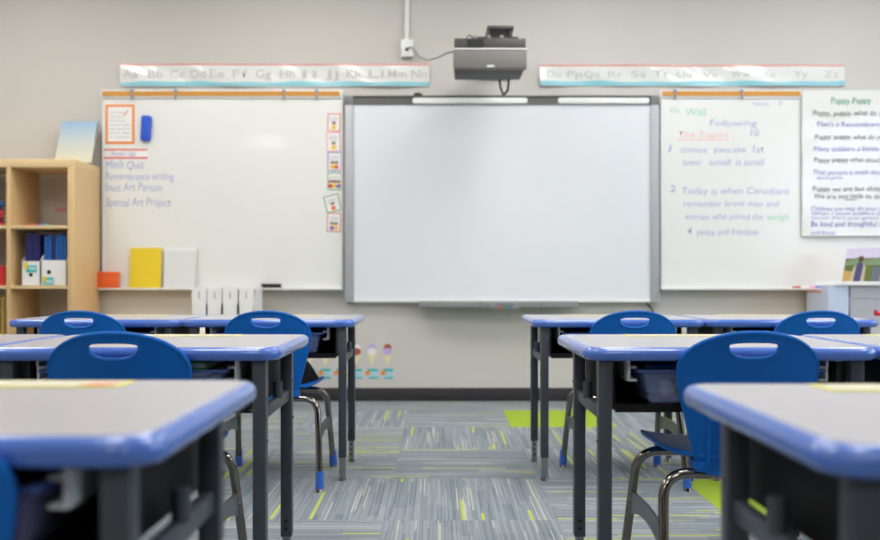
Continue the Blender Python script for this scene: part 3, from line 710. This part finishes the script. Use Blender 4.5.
# paper stacks on the right
def ream(label, x0, x1, y0, y1, z0, z1, mt, n, nm='paper_stack', rz=0):
    t = thing(nm, label, 'paper stack', ((x0+x1)/2, (y0+y1)/2, z0+.0005), rz); h = (z1-z0-.001)/n
    for i in range(n):
        a, b = (x1-x0)/2-random.uniform(0, .006), (y1-y0)/2-random.uniform(0, .004)
        MB().box(-a, a, -b, b, i*h, i*h+h-.0008).build('bundle', mt[i % len(mt)], t)
    return t
CT = .47; d = 4.9
ream('bluish white paper stack with red top sheet on the low cupboard', PX(806, 5.4), PX(806, 5.4)+.2, 5.1, 5.4, CT, PZ(292.5, 5.3), ['blue_paper'], 3)
MB().box(-.099, .09, -.14, .14, PZ(292.5, 5.3)-CT, PZ(292.5, 5.3)-CT+.008).build('top_sheet', 'salmon', bpy.data.objects['paper_stack'])
ream('tall pale blue paper stack in the middle of the low cupboard', PX(828, d), PX(849.5, d), d, d+.10, CT, PZ(285.5, d), ['blue_paper', 'pale_blue', 'blue_paper', 'blue_paper'], 5)
ream('wide grey paper stack under the landscape photo', PX(850.5, d), PX(900, d), d+.01, d+.18, CT, PZ(285.5, d), ['grey_paper'], 4)
tb = thing('document_tray', 'flat white tray lying across the paper stacks', 'tray', (PX(864, d), d+.13, PZ(285.5, d)+.001))
MB().box(PX(835, d)-PX(864, d), PX(899, d)-PX(864, d), -.14, .117, 0, .006).build('base', 'plastic_white', tb)
for q in ((-.172, .207, -.143, -.138), (-.172, .207, .115, .12)): MB().box(q[0], q[1], q[2], q[3], 0, .022).build('side', 'plastic_white', tb, bevel=.001)
tz = PZ(285.5, d)+.0075
ph = thing('photo_book', 'landscape photo book with figure in navy vest standing on the tray', 'photo book', (PX(842, 5.06), 5.06, tz+.011)); ph.rotation_euler = (R(-28), 0, R(-42))
X0_, X1_ = 0, .21; H_ = .235
MB().box(X0_, X1_, 0, .012, 0, H_).build('block', 'paper', ph)
pic = MB().box(X0_, X1_, -.001, 0, 0, H_).build('cover', 'grass', ph)
MB().prism([(X0_, H_*.7), (X1_, H_*.72), (X1_, H_), (X0_, H_)], -.0016, -.001).build('sky', 'sky_print', pic)
MB().prism([(X0_, H_*.6), (.07, H_*.74), (.13, H_*.66), (X1_, H_*.75), (X1_, H_*.5), (X0_, H_*.5)], -.0020, -.0012).build('hills', 'hill', pic)
MB().prism([(X0_, 0), (X0_+.13, 0), (X0_+.06, H_*.3), (X0_, H_*.35)], -.0020, -.0012).build('straw', 'straw', pic)
fx = .085
MB().prism([(fx-.045, 0), (fx+.035, 0), (fx+.036, H_*.45), (fx+.014, H_*.56), (fx-.012, H_*.56), (fx-.034, H_*.42)], -.0026, -.002).build('sweater', 'sweater', pic)
MB().prism([(fx-.024, 0), (fx+.016, 0), (fx+.022, H_*.5), (fx+.01, H_*.58), (fx-.008, H_*.58), (fx-.018, H_*.5)], -.0032, -.0026).build('vest', 'navy', pic)
MB().prism([(fx+.004+.016*cos(a), H_*.68+.022*sin(a)) for a in A20], -.0032, -.0026).build('hair', 'hair_brown', pic)
MB().box(fx+.075, fx+.12, -.0026, -.002, 0, H_*.45).build('stone', 'grey_item', pic)
rb = thing('red_ribbon', 'small red ribbon bunch on the desk in front of the grey paper stack', 'ribbon', (PX(878, 3.6), 3.58, .6434))
for s, h in ((-1, .03), (1, .022)): MB().prism([(0, .004), (s*.024, h), (s*.03, .008), (s*.018, 0)], -.006, .006).build('loop', 'red', rb, bevel=.002)
MB().ball((0, 0, .009), .009).build('knot', 'red', rb, smooth=True)

# ------------------------------------------------------------------ desks
DW, DD, DH = .690, .50, .643
def make_desk():
    t = thing('school_desk', 'x', 'desk')
    hw, hd = DW/2, DD/2; e = .018; rr = .05
    MB().slab(rrect(-hw+e, hw-e, -hd+e, hd-e, rr-e, 7), DH-.030, DH).build('tabletop', 'desk_top', t)
    prof = [(0, .0005), (.006, .0), (.012, -.003), (.0165, -.008), (.018, -.015), (.017, -.023), (.013, -.029), (.006, -.031), (0, -.031)]
    m = MB(); base = rrect(-hw+e, hw-e, -hd+e, hd-e, rr-e, 9); n = len(base); k = len(prof)
    vs = []
    for i, (x, y) in enumerate(base):
        cx = max(-hw+rr, min(hw-rr, x)); cy = max(-hd+rr, min(hd-rr, y))
        nx, ny = x-cx, y-cy; l = math.hypot(nx, ny); nx, ny = nx/l, ny/l
        for o, z in prof: vs.append((x+nx*o, y+ny*o, DH+z))
    fs = [(i*k+j, ((i+1) % n)*k+j, ((i+1) % n)*k+j+1, i*k+j+1) for i in range(n) for j in range(k-1)]
    fs += [(i*k, i*k+k-1, ((i+1) % n)*k+k-1, ((i+1) % n)*k) for i in range(n)]
    m.add(vs, fs).build('edge_band', 'desk_edge', t, smooth=True)
    lx, lf, lb = hw-.050, -hd+.040, hd-.115
    for sx in (-1, 1):
        for ly, fr in ((lf, 1), (lb, 0)):
            x = sx*lx
            lg = MB().box(x-.0155, x+.0155, ly-.0155, ly+.0155, .092, DH-.032).build('leg', 'desk_leg', t, bevel=.003)
            q = .0135 if fr else .0115; MB().box(x-q, x+q, ly-q, ly+q, .012, .11).build('leg_insert', 'desk_insert', lg, bevel=.002)
            MB().cyl((x, ly, .0), (x, ly, .012), .016, .011, 14).build('glide', 'chrome', lg, smooth=True)
            for z in (() if fr else (.034, .056, .078)): MB().cyl((x, ly-.0122, z), (x, ly-.0108, z), .0045, n=8).build('hole', 'hole', lg)
            for z in (() if fr else (.115, .137)): MB().cyl((x, ly-.0162, z), (x, ly-.0148, z), .0045, n=8).build('screw', 'hole', lg)
            for z in (.42, .52): MB().ball((x+sx*.0155, ly, z), .004, 8, 6).build('bolt', 'chrome', lg)
        MB().box(sx*lx-.009, sx*lx+.009, lf+.015, lb-.015, .468, .498).build('side_rail', 'desk_leg', t, bevel=.002)
        xx = sx*(lx+.004)
        MB().cyl((xx, -.02, .496), (xx, -.02, .538), .0125, n=14).build('bag_hook', 'desk_leg', t, smooth=True)
        MB().box(sx*(lx-.032)-.003, sx*(lx-.032)+.003, lf+.04, lb+.06, .496, DH-.032).build('box_side', 'box_black', t)
        # white channel that carries the tote
        s = sx; ch = MB(); x0 = s*.231
        ch.box(min(x0, x0+s*.006), max(x0, x0+s*.006), lf+.012, lb+.03, .560, .595).box(min(x0, x0-s*.016), max(x0, x0-s*.016), lf+.012, lb+.03, .560, .565).box(min(x0, x0-s*.016), max(x0, x0-s*.016), lf+.012, lb+.03, .590, .595)
        ch.build('tote_rail', 'rail', t)
        MB().box(s*.235-.003, s*.235+.003, lf+.01, lb+.02, .595, DH-.032).build('rail_bracket', 'rail', t)
    MB().box(-lx+.03, lx-.03, lf+.02, lb+.06, .488, .496).build('box_floor', 'box_black', t)
    MB().box(-lx+.03, lx-.03, lf+.014, lf+.02, .486, .506).build('box_front_lip', 'box_black', t)
    MB().box(-lx+.03, lx-.03, lb+.054, lb+.06, .496, DH-.032).build('box_back', 'box_black', t)
    return t
def make_tote():
    t = thing('storage_tote', 'x', 'tote')
    # local: floor of the tote at z=0, top .095, hung by its lip
    h = .082; a0, a1, b0, b1 = .185, .208, .150, .170; th = .003
    def ring(hx, hy, z): return [(-hx, -hy, z), (hx, -hy, z), (hx, hy, z), (-hx, hy, z)]
    vs = ring(a0, b0, 0)+ring(a1, b1, h)+ring(a1-th, b1-th, h)+ring(a0-th, b0-th, th)
    fs = [(3, 2, 1, 0), (12, 13, 14, 15)]
    for i in range(4):
        j = (i+1) % 4; fs += [(i, j, j+4, i+4), (i+4, j+4, j+8, i+8), (i+8, j+8, j+12, i+12)]
    MB().add(vs, fs).build('basin', 'tote', t, bevel=.004)
    l = MB(); o, i_ = (a1+.012, b1+.010), (a1-.002, b1-.002)
    vs = ring(o[0], o[1], h-.006)+ring(o[0], o[1], h)+ring(i_[0], i_[1], h)+ring(i_[0], i_[1], h-.006); fs = []
    for i in range(4):
        j = (i+1) % 4; fs += [(i, j, j+4, i+4), (i+4, j+4, j+8, i+8), (i+8, j+8, j+12, i+12), (i+12, j+12, j, i)]
    l.add(vs, fs).build('lip', 'tote_lip', t, bevel=.002)
    return t
desk0 = make_desk(); tote0 = make_tote()
def make_strip():
    t = thing('desk_name_strip', 'x', 'name strip')
    MB().box(-.155, .155, -.040, .040, 0, .0008).build('yellow_border', 'yellow_line', t)
    MB().box(-.147, .147, -.030, .030, .0008, .0013).build('card', 'strip_card', t)
    return t
strip0 = make_strip()
DESKS = [  # cx, front y, description
    (-.277-DW/2, .812, 'grey school desk in front of the chair with bare blue seat, nearest the aisle end of its own row', 'L1'),
    (.366+DW/2, .768, 'x', 'R1'),
    (-.366-DW/2, 1.905, 'x', 'L2'), (-.366-DW*1.5-.002, 1.905, 'x', 'L2b'),
    (.344+DW/2, 1.905, 'x', 'R2'), (.344+DW*1.5+.002, 1.905, 'x', 'R2b'),
    (-.327-DW/2, 3.26, 'x', 'L3'), (-.327-DW*1.5-.002, 3.26, 'x', 'L3b'),
    (.379+DW/2, 3.26, 'x', 'R3'), (.379+DW*1.5+.002, 3.26, 'x', 'R3b')]
DL = {'L1': 'single grey desk with magenta things in its tote, bookcase side of the aisle',
      'R1': 'single grey desk with an empty tote, chart paper side of the aisle',
      'L2': 'grey aisle desk with green folder in its tote, middle row on bookcase side', 'L2b': 'grey desk joined to the green folder desk, away from the aisle',
      'R2': 'grey aisle desk with coloured balls in its tote, middle row on chart side', 'R2b': 'grey desk joined to the coloured balls desk, away from the aisle',
      'L3': 'grey aisle desk with crumpled plastic bag in its tote, in front of paper ice creams', 'L3b': 'grey desk joined to the plastic bag desk, in front of the bookcase',
      'R3': 'grey aisle desk beside the projection board tray, last row on chart side', 'R3b': 'grey desk with small red ribbon on top in the last row'}
TL = {'L1': 'clear tote with magenta things under the single desk, bookcase side', 'R1': 'empty bluish tote under the single desk, chart paper side', 'L2': 'clear tote with green folder under the middle row desk', 'L2b': 'clear bluish tote under the desk joined to the green folder desk',
      'R2': 'clear tote with coloured balls under the middle row desk', 'R2b': 'clear bluish tote under the desk joined to the coloured balls desk', 'L3': 'clear tote with crumpled plastic bag under the last row desk', 'L3b': 'clear bluish tote under the desk in front of the bookcase',
      'R3': 'clear bluish tote under the last row aisle desk, chart side', 'R3b': 'clear bluish tote under the desk with the red ribbon'}
NL = {'L1': 'yellow bordered name strip on the desk with magenta things', 'R1': 'yellow bordered name strip on the desk with empty tote', 'L2': 'yellow bordered name strip on the green folder desk', 'L2b': 'yellow bordered name strip on the desk joined to the green folder desk',
      'R2': 'yellow bordered name strip on the coloured balls desk', 'R2b': 'yellow bordered name strip on the desk joined to the coloured balls desk', 'L3': 'yellow bordered name strip on the plastic bag desk', 'L3b': 'yellow bordered name strip on the desk in front of the bookcase',
      'R3': 'yellow bordered name strip on the last row aisle desk, chart side', 'R3b': 'yellow bordered name strip on the desk with the red ribbon'}
POS = {}
for i, (cx, fy, _, key) in enumerate(DESKS):
    o = desk0 if i == 0 else copy_tree(desk0)
    o.location = (cx, fy+DD/2, 0); tag(o, DL[key], 'desk', 'grey school desks with blue edges')
    k = tote0 if i == 0 else copy_tree(tote0)
    k.location = (cx, fy+DD/2-.048, .5075); tag(k, TL[key], 'tote', 'plastic totes under the desks')
    s = strip0 if i == 0 else copy_tree(strip0)
    s.location = (cx, fy+DD-.068, DH+.0003); tag(s, NL[key], 'name strip', 'name strips on the desks')
    POS[key] = (cx, fy+DD/2-.048, .5075+.0035)
# a red-tipped corner on the nearest strip and its tote contents
x, y, z = POS['L1']
o = tag(MB().slab([(-.022, -.028), (.016, -.028), (.024, .005), (-.014, .005)], 0, .0008).build('sticker', 'salmon'), 'small red sticker on the name strip of the magenta desk', 'sticker'); o.location = (x+.118, DESKS[0][1]+DD-.07, DH+.0018)
def pencil_case(label, mt, loc, sx, sy, sz, rz=0):
    t = thing('pencil_box', label, 'pencil box', loc, rz)
    MB().box(-sx, sx, -sy, sy, 0, sz*.7).build('box', mt, t, bevel=.006); MB().box(-sx-.001, sx+.001, -sy-.001, sy+.001, sz*.7, sz).build('lid', mt, t, bevel=.004)
    MB().box(-.012, .012, -sy-.004, -sy, sz*.55, sz*.85).build('latch', 'black', t); return t
pencil_case('magenta pencil box in the tote of the single desk', 'magenta', (x+.075, y-.075, z), .1, .06, .06)
pencil_case('dark red pencil box on top of the magenta pencil box', 'dark_red', (x+.07, y-.065, z+.061), .085, .045, .028, R(6))
def folder(label, mt, loc, sx, sy, rz=0):
    t = thing('folder', label, 'folder', loc, rz)
    MB().box(-sx, sx, -sy, sy, 0, .004).build('cover', mt, t); MB().box(-sx+.004, sx-.003, -sy+.003, sy-.003, .004, .014).build('pages', 'paper', t); MB().box(-sx, sx, -sy, sy, .014, .018).build('cover', mt, t)
    MB().box(-sx-.002, -sx, -sy, sy, 0, .018).build('spine', mt, t); return t
x, y, z = POS['L2']
folder('green folder lying on top in the middle row tote', 'bright_green', (x+.08, y-.01, z+.0745), .085, .12, R(-2))
for q in range(4): folder(['dark blue folder lowest in the middle row tote', 'grey folder second lowest in the middle row tote', 'dark green folder in the middle row tote', 'navy folder under the green folder'][q], ['navy', 'grey_item', 'green', 'navy'][q], (x+.07, y-.005, z+q*.0185), .09, .125, R((q-2)*.5))
x, y, z = POS['R2']
for i, (dx, mt, r_, nm) in enumerate(((-.13, 'white_scoop', .022, 'white'), (-.09, 'pale_blue', .026, 'pale blue'), (-.05, 'yellow', .02, 'yellow'), (-.01, 'orange', .022, 'orange'), (.04, 'white_scoop', .024, 'cream'), (.10, 'pinkred', .022, 'red'))):
    t = thing('play_ball', f'small {nm} ball inside the coloured balls tote', 'ball', (x+dx, y-.09+.02*(i % 2), z+r_+.0005), 0, 'balls in the tote')
    MB().ball((0, 0, 0), r_, 14, 10).build('shell', mt, t, smooth=True); MB().cyl((0, 0, r_-.0012), (0, 0, r_+.001), .004, n=8).build('valve', 'black', t)
pencil_case('blue pencil box behind the balls in the tote', 'book_blue', (x-.06, y+.05, z), .1, .05, .075)
x, y, z = POS['L3']
m = MB(); rnd = random.Random(4)
m.ball((0, 0, .042), .046, 18, 12, (1.2, 1, .9))
m.v = [(a+rnd.uniform(-.006, .006), b+rnd.uniform(-.006, .006), max(0.0005, c+rnd.uniform(-.006, .006))) for a, b, c in m.v]
t = thing('plastic_bag', 'crumpled clear plastic bag in the last row tote', 'bag', (x+.108, y-.082, z)); m.build('pouch', 'clear', t); MB().tube([(0, 0, .075), (.01, 0, .088), (-.004, 0, .09)], [.01, .005, .012], 8).build('knot', 'clear', t)
folder('purple folder behind the plastic bag in its tote', 'indigo', (x-.08, y+.01, z), .09, .13); 
pencil_case('purple pencil box behind the plastic bag in its tote', 'purple', (x+.07, y+.06, z), .09, .04, .07)
for key, mt, lab in (('L3b', 'navy', 'navy pencil box in the tote in front of the bookcase'), ('R3', 'book_blue', 'blue pencil box in the last row aisle tote'), ('R3b', 'grey_item', 'grey pencil box in the tote of the ribbon desk'), ('L2b', 'navy', 'navy pencil box in the tote beside the green folder desk'), ('R2b', 'indigo', 'indigo pencil box in the tote beside the balls desk')):
    x, y, z = POS[key]; pencil_case(lab, mt, (x-.05, y, z), .1, .06, .07)

# ------------------------------------------------------------------ chairs
def back_y(x, z):
    t = (z-.36)/.32
    return -.150-.062*t-.012*t*t+1.15*x*x*(.55+.45*t)
def ring_panel(m, inner, outer, rings, surf, th):
    n = len(inner); lay = []
    for s in (-1, 1):
        o = len(m.v)
        for j in range(rings+1):
            f = j/rings
            for a, b in zip(inner, outer):
                p = (a[0]*(1-f)+b[0]*f, a[1]*(1-f)+b[1]*f); m.v.append(surf(p, s*th/2))
        lay.append(o)
        for j in range(rings):
            for i in range(n):
                k = (i+1) % n; q = (o+j*n+i, o+j*n+k, o+(j+1)*n+k, o+(j+1)*n+i); m.f.append(q)
    for j in (0, rings):
        for i in range(n):
            k = (i+1) % n; m.f.append((lay[0]+j*n+i, lay[0]+j*n+k, lay[1]+j*n+k, lay[1]+j*n+i))
def cast(poly, c, ang):
    d = (cos(ang), sin(ang)); best = None; n = len(poly)
    for i in range(n):
        ax, ay = poly[i][0]-c[0], poly[i][1]-c[1]; bx, by = poly[(i+1) % n][0]-c[0], poly[(i+1) % n][1]-c[1]
        ex, ey = bx-ax, by-ay; den = d[0]*ey-d[1]*ex
        if abs(den) < 1e-12: continue
        t = (ax*ey-ay*ex)/den; u = (ax*d[1]-ay*d[0])/den
        if t > 0 and -1e-6 <= u <= 1+1e-6 and (best is None or t < best): best = t
    return (c[0]+d[0]*best, c[1]+d[1]*best)
def make_chair():
    t = thing('school_chair', 'x', 'chair')
    # ---- back shell with D-shaped handle slot
    top, zw, W = .680, .592, .161
    out = []
    for k in range(25):
        a = pi*k/24; c_, s_ = cos(a), sin(a)
        out.append((W*math.copysign(abs(c_)**.94, c_), zw+(top-zw)*abs(s_)**.96))
    left = []
    for k in range(1, 13):
        z = zw-(zw-.362)*k/12; left.append((-(W-.058*(k/12)**1.25), z))
    left += [(-.099, .350), (-.085, .345), (0, .343)]
    right = [(-x, z) for x, z in reversed(left[:-1])]
    poly = out+left+right
    hc = (0, .647)
    N = 72; angs = [2*pi*k/N for k in range(N)]
    hole = []
    for k in range(40):
        a = 2*pi*k/40; c_, s_ = cos(a), sin(a)
        hole.append((.060*math.copysign(abs(c_)**.75, c_), hc[1]+(.0155*abs(s_)**.38 if s_ > 0 else -.0285*abs(s_)**1.1)))
    inner = [cast(hole, hc, a) for a in angs]; outer = [cast(poly, hc, a) for a in angs]
    m = MB(); ring_panel(m, inner, outer, 14, lambda p, o: (p[0], back_y(*p)+o, p[1]), .008)
    bk = m.build('backrest', 'chair_blue', t, smooth=True)
    MB().tube([(x, back_y(x, z), z) for x, z in inner], .0058, 8, closed=True).build('handle_rim', 'chair_blue', bk, smooth=True)
    MB().tube([(x, back_y(x, z), z) for x, z in outer], .0056, 8, closed=True).build('edge_roll', 'chair_blue', bk, smooth=True)
    for x in (-.088, -.05, .05, .088):
        rb = MB(); pts = [.360+.027*i for i in range(8)]
        vs = []
        for i, z in enumerate(pts):
            dpt = .014*(1-(i/7)**2)+.002
            y = back_y(x, z)-.003
            vs += [(x-.0035, y, z), (x+.0035, y, z), (x+.0035, y-dpt, z), (x-.0035, y-dpt, z)]
        fs = [(0, 1, 2, 3), (28, 31, 30, 29)]
        for i in range(7):
            for j in range(4): a, b_ = i*4+j, i*4+(j+1) % 4; fs.append((a, b_, b_+4, a+4))
        rb.add(vs, fs).build('rib', 'chair_blue', bk)
    # ---- seat
    so = []
    for k in range(64):
        a = 2*pi*k/64; c_, s_ = cos(a), sin(a); e = .55
        x = math.copysign(abs(c_)**e, c_); y = math.copysign(abs(s_)**e, s_)
        so.append(((.172+.008*y)*x, .018+.176*y))
    def sz(p):
        x, y = p; z = .379+.55*x*x
        if y > .11: z -= 3.0*(y-.11)**2
        if y < -.10: z += 1.6*(y+.10)**2
        return z
    m = MB(); ring_panel(m, [(p[0]*.02, .018+(p[1]-.018)*.02) for p in so], so, 9, lambda p, o: (p[0], p[1], sz(p)+o), .009)
    st = m.build('seat', 'chair_blue', t, smooth=True)
    MB().tube([(x, y, sz((x, y))) for x, y in so], .0058, 8, closed=True).build('edge_roll', 'chair_blue', st, smooth=True)
    for s in (-1, 1):
        MB().box(s*.10-.012, s*.10+.012, -.160, -.09, .350, .374).build('seat_bracket', 'chair_blue', st, bevel=.005)
        MB().box(s*.10-.012, s*.10+.012, .09, .135, .352, .376).build('seat_bracket', 'chair_blue', st, bevel=.005)
    # ---- two bent tubes and side braces
    for yt, yb, zt in ((-.135, -.195, .343), (.115, .195, .345)):
        p = fillet([(-.200, yb, .055), (-.184, yt, zt), (.184, yt, zt), (.200, yb, .055)], .065, 9)
        fr = MB().tube(p, .0125, 14).build('leg_tube', 'chrome', t, smooth=True)
        for s in (-1, 1):
            dx, dy = s*.0012, (yb-yt)/.3*.045
            bt = MB().tube([(s*.2006, yb+dy*.15, .075), (s*.2020, yb+dy*.95, .012)], [.0158, .0170], 14).build('foot_sleeve', 'boot_blue', fr, smooth=True)
            MB().cyl((s*.2022, yb+dy, 0), (s*.2022, yb+dy, .012), .0165, .012, 14).build('glide', 'chrome', bt, smooth=True)
    for s in (-1, 1):
        vs = []; n = 10
        for i in range(n+1):
            f = i/n; y = -.171+.335*f; arch = .022*sin(pi*f); hh = .022+.012*abs(2*f-1)**2
            for x in (s*.193-.003, s*.193+.003): vs += [(x, y, .195+arch-hh), (x, y, .195+arch+hh)]
        fs = [(0, 1, 3, 2), (4*n, 4*n+2, 4*n+3, 4*n+1)]
        for i in range(n):
            a = i*4
            for q, r_ in ((0, 1), (1, 3), (3, 2), (2, 0)): fs.append((a+q, a+r_, a+r_+4, a+q+4))
        br = MB().add(vs, fs).build('side_brace', 'brace', t)
        for y in (-.15, .145): MB().ball((s*.197, y, .2), .005, 8, 6).build('bolt', 'chrome', br, smooth=True)
    return t
chair0 = make_chair()
CH_ = [(-.578, .985, 0, 'blue chair at the desk with magenta things in its tote'), (-.728, 2.070, 0, 'blue chair at the desk with the green folder in its tote'), (.719, 2.088, 0, 'blue chair at the desk with coloured balls in its tote'),
       (-.645, 3.325, 0, 'blue chair with a black cloth on its seat at the plastic bag desk'), (-1.350, 3.325, 0, 'blue chair at the last row desk in front of the bookcase'),
       (.745, 3.335, 1, 'blue chair at the last row aisle desk, chart paper side'), (1.452, 3.335, 0, 'blue chair at the last row desk with the red ribbon')]
for i, (x, y, rz, lab) in enumerate(CH_):
    o = chair0 if i == 0 else copy_tree(chair0)
    o.location = (x, y, 0); o.rotation_euler = (0, 0, R(rz)); tag(o, lab, 'chair', 'blue school chairs')
# black cloth on one seat
m = MB(); rnd = random.Random(9); n, k = 22, 10; vs = []
for j in range(k+1):
    f = j/k
    for i in range(n):
        a = 2*pi*i/n; r_ = (1-f**1.7)**.6*(1+.16*sin(3*a+f*4)+.08*sin(7*a))
        vs.append((.085*r_*cos(a)+.02*f, .08*r_*sin(a), .105*f+.006*sin(5*a+9*f)*(f > 0)))
fs = [tuple(range(n-1, -1, -1))]+[(j*n+i, j*n+(i+1) % n, (j+1)*n+(i+1) % n, (j+1)*n+i) for j in range(k) for i in range(n)]
m.add(vs, fs)
o = tag(m.build('black_cloth', 'black_cloth', smooth=True), 'crumpled black cloth lying on a blue chair seat', 'cloth'); o.location = (-.580, 3.31, .3895)
